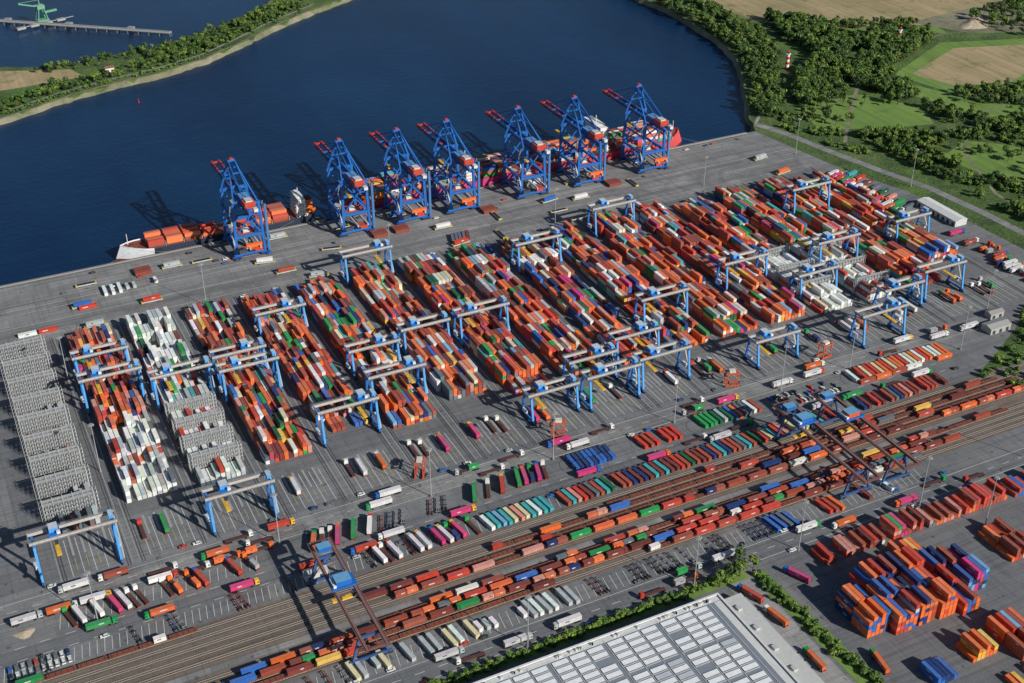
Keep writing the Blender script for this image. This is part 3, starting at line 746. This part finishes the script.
# ------------------------------------------------------------------ warehouse
def warehouse():
    root=empty('logistics_warehouse',(0,0,0))
    x0,x1,y0,y1,h=110,301,-640,-509,10
    w=MB(); wc=lin(190,192,192)
    w.box((x0+x1)/2,(y0+y1)/2,.1,x1-x0,y1-y0,h,wc,top=(.22,.25,.29)); put('walls',w.mesh('walls',M_plain),parent=root)
    p=MB()
    p.box((x0+x1)/2,y1,h+.12,x1-x0+.8,1.0,.9,(.7,.7,.68)); p.box(x1,(y0+y1)/2,h+.12,1.0,y1-y0-1.2,.9,(.7,.7,.68)); p.box(x0,(y0+y1)/2,h+.12,1.0,y1-y0-1.2,.9,(.7,.7,.68))
    p.box((x0+x1)/2,y1-2.2,h+.13,x1-x0-2,2.6,.1,(.66,.66,.64)); p.box(x1-3,(y0+y1)/2,h+.13,4.0,y1-y0-8,.1,(.66,.66,.64))
    put('parapet',p.mesh('parapet',M_plain),parent=root)
    s=MB(); x=x0+5; ci=0
    while x<x1-13:
        y=y1-6; rj=0
        while y>y0:
            if not((ci%4==3 and rj%5==2) or R.random()<.03):
                s.box(x+4.3,y,h+.13,8.0,2.9,.4,(.10,.11,.125),top=(.84,.86,.88) if R.random()<.93 else (.5,.53,.58))
                s.box(x+4.3,y-1.9,h+.12,8.2,.5,.2,(.5,.5,.49))
            y-=4.4 if rj%5!=4 else 6.2; rj+=1
        x+=9.4 if ci%3!=2 else 11.0; ci+=1
        s.box(x-.45,(y0+y1)/2,h+.12,.3,y1-y0-4,.22,(.6,.6,.58))
    put('roof_panels',s.mesh('roof_panels',M_plain),parent=root)
    v=MB()
    for i in range(50): v.box(R.uniform(x0+4,x1-4),y1-2.2,h+.23,1.1,1.1,.9,(.6,.6,.58))
    put('roof_vents',v.mesh('roof_vents',M_plain),parent=root)
    d=MB()
    for i in range(36): d.box(x0+6+i*5,y1+.06,3.2,3,.12,1.1,GLASS)
    put('windows',d.mesh('windows',M_plain),parent=root)
    a=MB(); a.box(308.6,-575,.1,14,132,5.2,lin(195,195,192),top=(.55,.55,.53))
    for i in range(22): a.box(315.7,-514-i*5.4,.3,.14,3.4,3.6,(.2,.22,.24)); a.box(316.3,-514-i*5.4,4.2,1.4,4,.2,(.3,.3,.3))
    for i in range(8): a.box(308,-518-i*15,5.32,2.4,3,1.1,(.5,.5,.49))
    put('loading_annex',a.mesh('loading_annex',M_plain),parent=root)
warehouse()
def shed(name,x,y,lx,ly,h,wc,rc_):
    root=empty(name,(x,y,0)); w=MB(); w.box(0,0,.1,lx,ly,h,wc); put('walls',w.mesh('walls',M_plain),parent=root)
    r=MB()
    a=[(-lx/2-.4,-ly/2-.4,h+.15),(lx/2+.4,-ly/2-.4,h+.15),(lx/2+.4,ly/2+.4,h+.15),(-lx/2-.4,ly/2+.4,h+.15)]
    if lx>ly: rg=[(-lx/2-.4,0,h+1.5),(lx/2+.4,0,h+1.5)]; r.quad([a[0],a[1],rg[1],rg[0]],rc_); r.quad([a[2],a[3],rg[0],rg[1]],rc_); r.quad([a[1],a[2],rg[1]],wc); r.quad([a[3],a[0],rg[0]],wc)
    else: rg=[(0,-ly/2-.4,h+1.5),(0,ly/2+.4,h+1.5)]; r.quad([a[1],a[2],rg[1],rg[0]],rc_); r.quad([a[3],a[0],rg[0],rg[1]],rc_); r.quad([a[0],a[1],rg[0]],wc); r.quad([a[2],a[3],rg[1]],wc)
    put('roof',r.mesh('roof',M_plain),parent=root)
    d=MB(); n=max(2,int(max(lx,ly)/5))
    for i in range(n):
        t=(i+.5)/n-.5
        if lx>ly: d.box(t*lx,-ly/2-.06,.3,2.4,.12,h*.6,GLASS)
        else: d.box(-lx/2-.06,t*ly,.3,.12,2.4,h*.6,GLASS)
    put('doors',d.mesh('doors',M_plain),parent=root)
shed('storage_shed',720,-212,12,44,5,lin(200,200,198),(.7,.7,.68))
shed('rail_office',128,-396,12,5,4,lin(205,205,200),(.4,.4,.4)); shed('workshop_building',628,-366,18,9,4.5,lin(175,172,168),(.36,.35,.34)); shed('substation_building',640,-352,12,6,4,lin(175,170,165),(.3,.29,.27))
shed('bank_cottage',185,428,9,8,5,lin(225,220,210),(.25,.12,.08))
# ------------------------------------------------------------------ rail gantry cranes
def railgantry(tr_c,ty):
    mb=MB(); BR=lin(112,78,76); h=17
    for q in (-1,1):
        mb.box(q*5,0,h,1.2,84,1.7,BR,top=lin(138,104,98)); mb.box(q*6.0,0,h+1.2,.8,84,.12,lin(110,75,70)); mb.box(q*6.4,0,h+2.2,.06,84,.08,STEEL)
        for s in (-1,1):
            mb.beam((q*9,s*31,2.4),(q*5,s*31,h),1.1,1.1,lin(60,92,140))
            for w in (-1,1): mb.box(q*9+w*1.4,s*31,.2,1.8,.8,1.3,DARK)
    for s in (-1,1):
        mb.box(0,s*31,1.5,22,1.1,1.3,lin(60,92,140)); mb.box(0,s*31,h-1.5,12,1.2,1.4,lin(60,92,140)); mb.box(0,s*41.5,h+.3,8.4,1,1.4,BR)
        mb.beam((-9,s*31,3),(0,s*31,h-1),.4,.4,BR); mb.beam((9,s*31,3),(0,s*31,h-1),.4,.4,BR)
    mb.box(0,ty,h+1.8,13,9,1,CB); mb.box(0,ty,h+2.8,8,6.5,2.8,tr_c,top=lin(110,165,205)); mb.box(4,ty-5.8,h-3,2.4,2.4,2.8,GLASS,top=WHITE)
    mb.box(-4.8,ty,h+2.8,1.5,7,1.2,WHITE)
    for a in (-1,1):
        for b in (-1,1): mb.beam((a*2.5,ty+b,h+2),(a*4,ty+b,9),.1,.1,DARK)
    mb.box(0,ty,8.2,12,2.4,.9,YEL); mb.box(0,34,h+1.8,7,5,2.6,CB,top=lin(110,165,205))
    return mb.mesh('rail_gantry_crane',M_paint)
put('rail_gantry_crane',railgantry(CB,6),(133,-433,.1)); put('rail_gantry_crane',railgantry(CB,20),(424,-436,.1)); put('rail_gantry_crane',railgantry(lin(215,90,45),12),(452,-436,.1))
# ------------------------------------------------------------------ light masts
lm=MB(); lm.cyl((0,0,0),(0,0,34),.3,lin(170,172,172),8,.14); lm.cyl((0,0,0),(0,0,.8),.9,(.25,.25,.25),8)
lm.cyl((0,0,33.2),(0,0,33.6),1.3,lin(150,152,152),10)
for i in range(8): t=i*math.pi/4; lm.box(1.5*math.cos(t),1.5*math.sin(t),32.9,.5,.5,.3,(.5,.5,.48),t)
LM=lm.mesh('light_mast',M_plain)
for x,y in ((286,-362),(45,-256),(45,-150),(119,-363),(588,-375),(716,-304),(736,-158),(366,-491),(204,-490.5),(208,-362),(370,-362),(450,-362),(505,-362),(20,-381),(450,-490.5),(60,-490.5),(640,-345),(150,-93),(290,-93),(430,-93),(570,-93),(690,-60),(300,-490.5),(470,-520),(540,-490.5)): put('light_mast',LM,(x,y,.05))
bt=MB()
for k in range(6): bt.cyl((0,0,k*3.2),(0,0,(k+1)*3.2),2.6-k*.12,lin(210,35,30) if k%2==0 else WHITE,12,2.5-k*.12)
bt.cyl((0,0,19.2),(0,0,19.7),3.2,WHITE,12); bt.cyl((0,0,19.7),(0,0,22),1.5,GLASS,10); bt.cyl((0,0,22),(0,0,23.5),1.9,lin(200,40,35),10,.1)
BT=bt.mesh('beacon_tower',M_plain); put('beacon_tower',BT,(818,124,0),0,.85); put('beacon_tower',BT,(975,134,0),0,.85)
by=MB(); by.cyl((0,0,-6),(0,0,-3.6),1.6,lin(170,50,45),10); by.cyl((0,0,-3.6),(0,0,1),.8,lin(170,50,45),8,.3); by.cyl((0,0,1),(0,0,2),.6,lin(170,50,45),8,.1)
BY=by.mesh('navigation_buoy',M_plain); put('navigation_buoy',BY,(195,340,-1.6),0,.65)
pr=MB(); A=Vector((20,728,0));Bp=Vector((272,530,0)); d=(Bp-A); ln=d.length; ang=math.atan2(d.y,d.x)
mid=(A+Bp)/2; pr.box(mid.x,mid.y,-1,ln,6,1,(.42,.41,.39),ang); pr.box(mid.x,mid.y,.6,ln,.8,.5,STEEL,ang)
for i in range(26):
    p=A+d*(i/25)
    for s in (-1,1): pr.cyl((p.x-math.sin(ang)*s*2.2,p.y+math.cos(ang)*s*2.2,-8),(p.x-math.sin(ang)*s*2.2,p.y+math.cos(ang)*s*2.2,-1),.5,(.2,.2,.2),6)
    if i%6==3: pr.box(p.x+4,p.y+6,-3,7,7,3,(.3,.3,.28),ang)
put('jetty_pier',pr.mesh('jetty_pier',M_plain))
lo=MB(); GC=lin(105,165,130)
lo.box(0,0,0,14,9,1.5,GC); 
for sx in (-1,1):
    for sy in (-1,1): lo.beam((sx*6,sy*4,1),(sx*3,sy*3,14),.9,.9,GC)
lo.box(0,0,14,9,8,4,GC,top=lin(150,190,160)); lo.beam((0,0,16),(-24,0,24),1.4,1.4,GC); lo.beam((0,0,24),(-24,0,24.8),.4,.4,GC); lo.beam((0,0,16),(0,0,25),1,1,GC); lo.box(12,0,8,14,3,2,GC)
for k in range(4): lo.box(-30+k*16,-9,-1.5,10,5,2,(.4,.4,.38)); lo.beam((-30+k*16,-9,0),(-14+k*16,-9,0),.8,.8,STEEL)
put('jetty_loader_crane',lo.mesh('jetty_loader_crane',M_paint),(150,640,-1),.3)
sp=MB(); n=22
for i in range(6):
    for j in range(n): t=2*math.pi*j/n; rr=(1-i/5)**.9*(17+3*math.sin(3*t)+2*R.random()); sp.v.append((rr*math.cos(t)*1.4,rr*math.sin(t),i*1.3*(1+.15*R.random())))
for i in range(5):
    for j in range(n): k=(j+1)%n; sp.f.append((i*n+j,i*n+k,(i+1)*n+k,(i+1)*n+j)); sp.c.append((.46,.38,.27))
SPm=sp.mesh('sand_pile',M_plain); put('sand_pile',SPm,(1098,150,0),.5,.8); put('sand_pile',SPm,(1120,170,0),1.7,.5); put('sand_pile',SPm,(-14,-372,0),0,.2)
# ------------------------------------------------------------------ vegetation
def tree_mesh(seed,h=10,wd=4.2,dark=1.0,bushy=False):
    r=random.Random(seed); mb=MB(); bark=(.06,.045,.03)
    z0=h*.28 if not bushy else h*.05
    mb.cyl((0,0,-.2),(0,0,h*.7),.28,bark,6,.08)
    lobes=[]
    for i in range(7):
        t=r.uniform(0,6.28); rr=wd*r.uniform(.25,.62); z=r.uniform(z0+h*.12,h*.86)
        k=1-abs((z-z0)/(h-z0)-.45)*.9
        lobes.append((rr*math.cos(t)*k,rr*math.sin(t)*k,z,wd*r.uniform(.36,.62)*k))
        mb.cyl((0,0,z*.5),(rr*math.cos(t)*k,rr*math.sin(t)*k,z),.12,bark,4,.04)
    lobes.append((0,0,h*.6,wd*.6))
    for (x,y,z,s) in lobes:
        tone=r.uniform(.65,1.4)
        for q in range(34):
            a=r.uniform(0,6.28); u=r.uniform(-.85,1); c=math.sqrt(1-u*u); k=s*r.uniform(.6,1.12)
            n=Vector((c*math.cos(a),c*math.sin(a),u)); p=Vector((x,y,z))+Vector((n.x*k,n.y*k,n.z*k*.8))
            nn=(n+Vector((r.uniform(-.6,.6),r.uniform(-.6,.6),r.uniform(-.3,.7)))).normalized()
            t1=nn.orthogonal().normalized(); t2=nn.cross(t1); sz=r.uniform(.38,.8)
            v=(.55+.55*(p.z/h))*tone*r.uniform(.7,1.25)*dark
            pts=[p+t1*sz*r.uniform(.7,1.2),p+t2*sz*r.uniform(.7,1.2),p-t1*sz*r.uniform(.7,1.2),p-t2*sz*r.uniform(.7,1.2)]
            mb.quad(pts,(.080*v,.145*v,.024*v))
    return mb.mesh('tree',M_leaf)
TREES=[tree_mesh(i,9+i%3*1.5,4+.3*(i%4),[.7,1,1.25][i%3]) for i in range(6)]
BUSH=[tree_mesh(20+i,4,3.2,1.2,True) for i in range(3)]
def inpoly(x,y,P):
    c=False;j=len(P)-1
    for i in range(len(P)):
        if (P[i][1]>y)!=(P[j][1]>y) and x<(P[j][0]-P[i][0])*(y-P[i][1])/(P[j][1]-P[i][1])+P[i][0]: c=not c
        j=i
    return c
def wood(name,P,n,meshes,smin,smax,thr=None,z=0,sc_=.02):
    root=empty(name); xs=[p[0] for p in P]; ys=[p[1] for p in P]; k=0; t=0
    while k<n and t<n*12:
        t+=1; x=R.uniform(min(xs),max(xs)); y=R.uniform(min(ys),max(ys))
        if not inpoly(x,y,P): continue
        if thr is not None and noise.noise(Vector((x*sc_,y*sc_,3)))<thr: continue
        if any(inpoly(x,y,Q) for Q in MEAD) and R.random()<.9: continue
        put('tree',R.choice(meshes),(x,y,z),R.uniform(0,6.28),R.uniform(smin,smax),root); k+=1
def along(name,pts,n,w,meshes,smin,smax,z=0):
    root=empty(name); seg=[math.dist(pts[i],pts[i+1]) for i in range(len(pts)-1)]; T=sum(seg)
    for _ in range(n):
        s=R.uniform(0,T); i=0
        while s>seg[i] and i<len(seg)-1: s-=seg[i]; i+=1
        t=s/seg[i]; x=pts[i][0]+(pts[i+1][0]-pts[i][0])*t+R.gauss(0,w); y=pts[i][1]+(pts[i+1][1]-pts[i][1])*t+R.gauss(0,w)
        put('tree',R.choice(meshes),(x,y,z),R.uniform(0,6.28),R.uniform(smin,smax),root)
along('riverside_tree_belt',[(720,35),(768,108),(803,172),(818,235),(826,310),(827,368),(823,425),(830,540),(850,700)],330,4.5,TREES,.7,1.25)
along('riverside_tree_belt',[(722,20),(752,60),(795,125),(838,190),(852,250),(858,330),(858,420)],330,6,TREES,.6,1.2)
wood('forest',[(850,60),(870,160),(880,250),(900,275),(960,205),(1030,150),(1010,120),(900,72)],1000,TREES,.6,1.4,-.3,0,.03)
wood('forest',[(745,-10),(760,40),(830,120),(860,130),(905,60),(900,10),(830,-20),(780,-30)],650,TREES,.6,1.3,-.08,0,.035)
wood('forest',[(840,-20),(925,-25),(1000,-50),(1100,10),(1150,-60),(1000,-180),(880,-100)],700,TREES+BUSH,.5,1.2,-.1,0,.03)
wood('marsh_shrub',[(764,-50),(800,-60),(860,-90),(960,-80),(960,-260),(800,-330),(768,-320),(770,-180)],2000,BUSH+TREES[:3],.35,1.1,-.08,0,.04)
wood('marsh_shrub',[(712,5),(735,35),(765,20),(760,-60),(745,-100),(732,-70)],120,BUSH,.4,1.0,-.1,0,.05)
wood('forest',[(880,380),(960,470),(1200,520),(1300,350),(1180,250),(1150,240),(1050,420)],260,TREES,.8,1.3,.05)
wood('forest',[(1100,170),(1170,190),(1300,250),(1350,100),(1180,40),(1120,95)],250,TREES,.8,1.2)
along('forest',[(925,-14),(992,-32),(1080,0)],120,5,TREES,.6,1.0); along('forest',[(890,240),(964,212),(1040,178)],110,4,TREES,.6,1.0)
along('shoreline_trees',[(-90,308),(-7,346),(66,368),(126,396),(178,413),(231,428),(284,448),(332,482),(377,516),(440,565)],480,5.5,TREES+BUSH,.4,1.05,-.5)
along('shoreline_trees',[(120,462),(173,463),(218,474),(273,478),(300,500),(345,525),(395,560)],150,5,TREES+BUSH,.5,.95,-.5)
along('shoreline_trees',[(-90,294),(-7,327),(66,352),(126,381),(178,399),(231,411),(284,433)],200,2.5,BUSH,.3,.7,-.5)
wood('shoreline_trees',[(230,425),(290,450),(340,490),(400,540),(430,590),(390,555),(300,490),(230,470)],260,TREES+BUSH,.4,1.0,-.2,-.5,.04)
along('hedge',[(150,-494),(235,-493),(300,-493),(326,-493)],170,1.3,BUSH,.5,.85)
for x,y,s in ((312,-496,1.1),(320,-492,1.0),(326,-494,1.25),(331,-486,1.1),(336,-492,.8)): put('deciduous_tree',R.choice(TREES),(x,y,0),R.uniform(0,6),s)
along('hedge',[(334,-498),(336,-530),(339,-560),(342,-600)],130,1.6,BUSH,.45,.8)
wood('roadside_shrub',[(665,-355),(735,-348),(740,-420),(640,-410),(600,-398),(640,-376)],200,BUSH,.5,1.1,-.1,0,.05)
wood('roadside_shrub',[(565,-424),(600,-438),(700,-468),(760,-420),(640,-414),(600,-396),(578,-406)],150,BUSH,.5,1.1)
sheet('hedge_verge_grass',[(140,-497),(330,-497),(330,-491),(140,-491)],.13,M_grn); sheet('hedge_verge_grass',[(332,-495),(340,-495),(346,-640),(334,-640)],.13,M_grn)

# ------------------------------------------------------------------ light, sky, camera
el=math.radians(29.5); az=math.atan2(.47,-.9)
sd=Vector((math.sin(az)*math.cos(el),math.cos(az)*math.cos(el),math.sin(el)))
w=bpy.data.worlds.new('World'); sc.world=w; w.use_nodes=True; nt=w.node_tree
bg=nt.nodes['Background']; sky=nt.nodes.new('ShaderNodeTexSky'); sky.sky_type='NISHITA'; sky.sun_disc=False
sky.sun_elevation=el; sky.sun_rotation=az; sky.air_density=1.0; sky.dust_density=.3; sky.ozone_density=2.5
nt.links.new(sky.outputs[0],bg.inputs[0]); bg.inputs[1].default_value=.062
sl=bpy.data.lights.new('sun','SUN'); sl.energy=5; sl.angle=math.radians(.5); sl.color=(1,.965,.89)
so=bpy.data.objects.new('sun',sl); so.rotation_euler=(-sd).to_track_quat('-Z','Y').to_euler(); COL.objects.link(so)
cam=bpy.data.cameras.new('camera'); cam.lens=44.44; cam.sensor_width=36; cam.clip_end=60000; cam.clip_start=1
co=bpy.data.objects.new('camera',cam); co.location=(0,-886,450); co.rotation_euler=(math.radians(90-31.7),0,math.radians(-26.3)); COL.objects.link(co)
sc.camera=co
sc.view_settings.view_transform='Standard'; sc.view_settings.look='None'; sc.view_settings.exposure=0
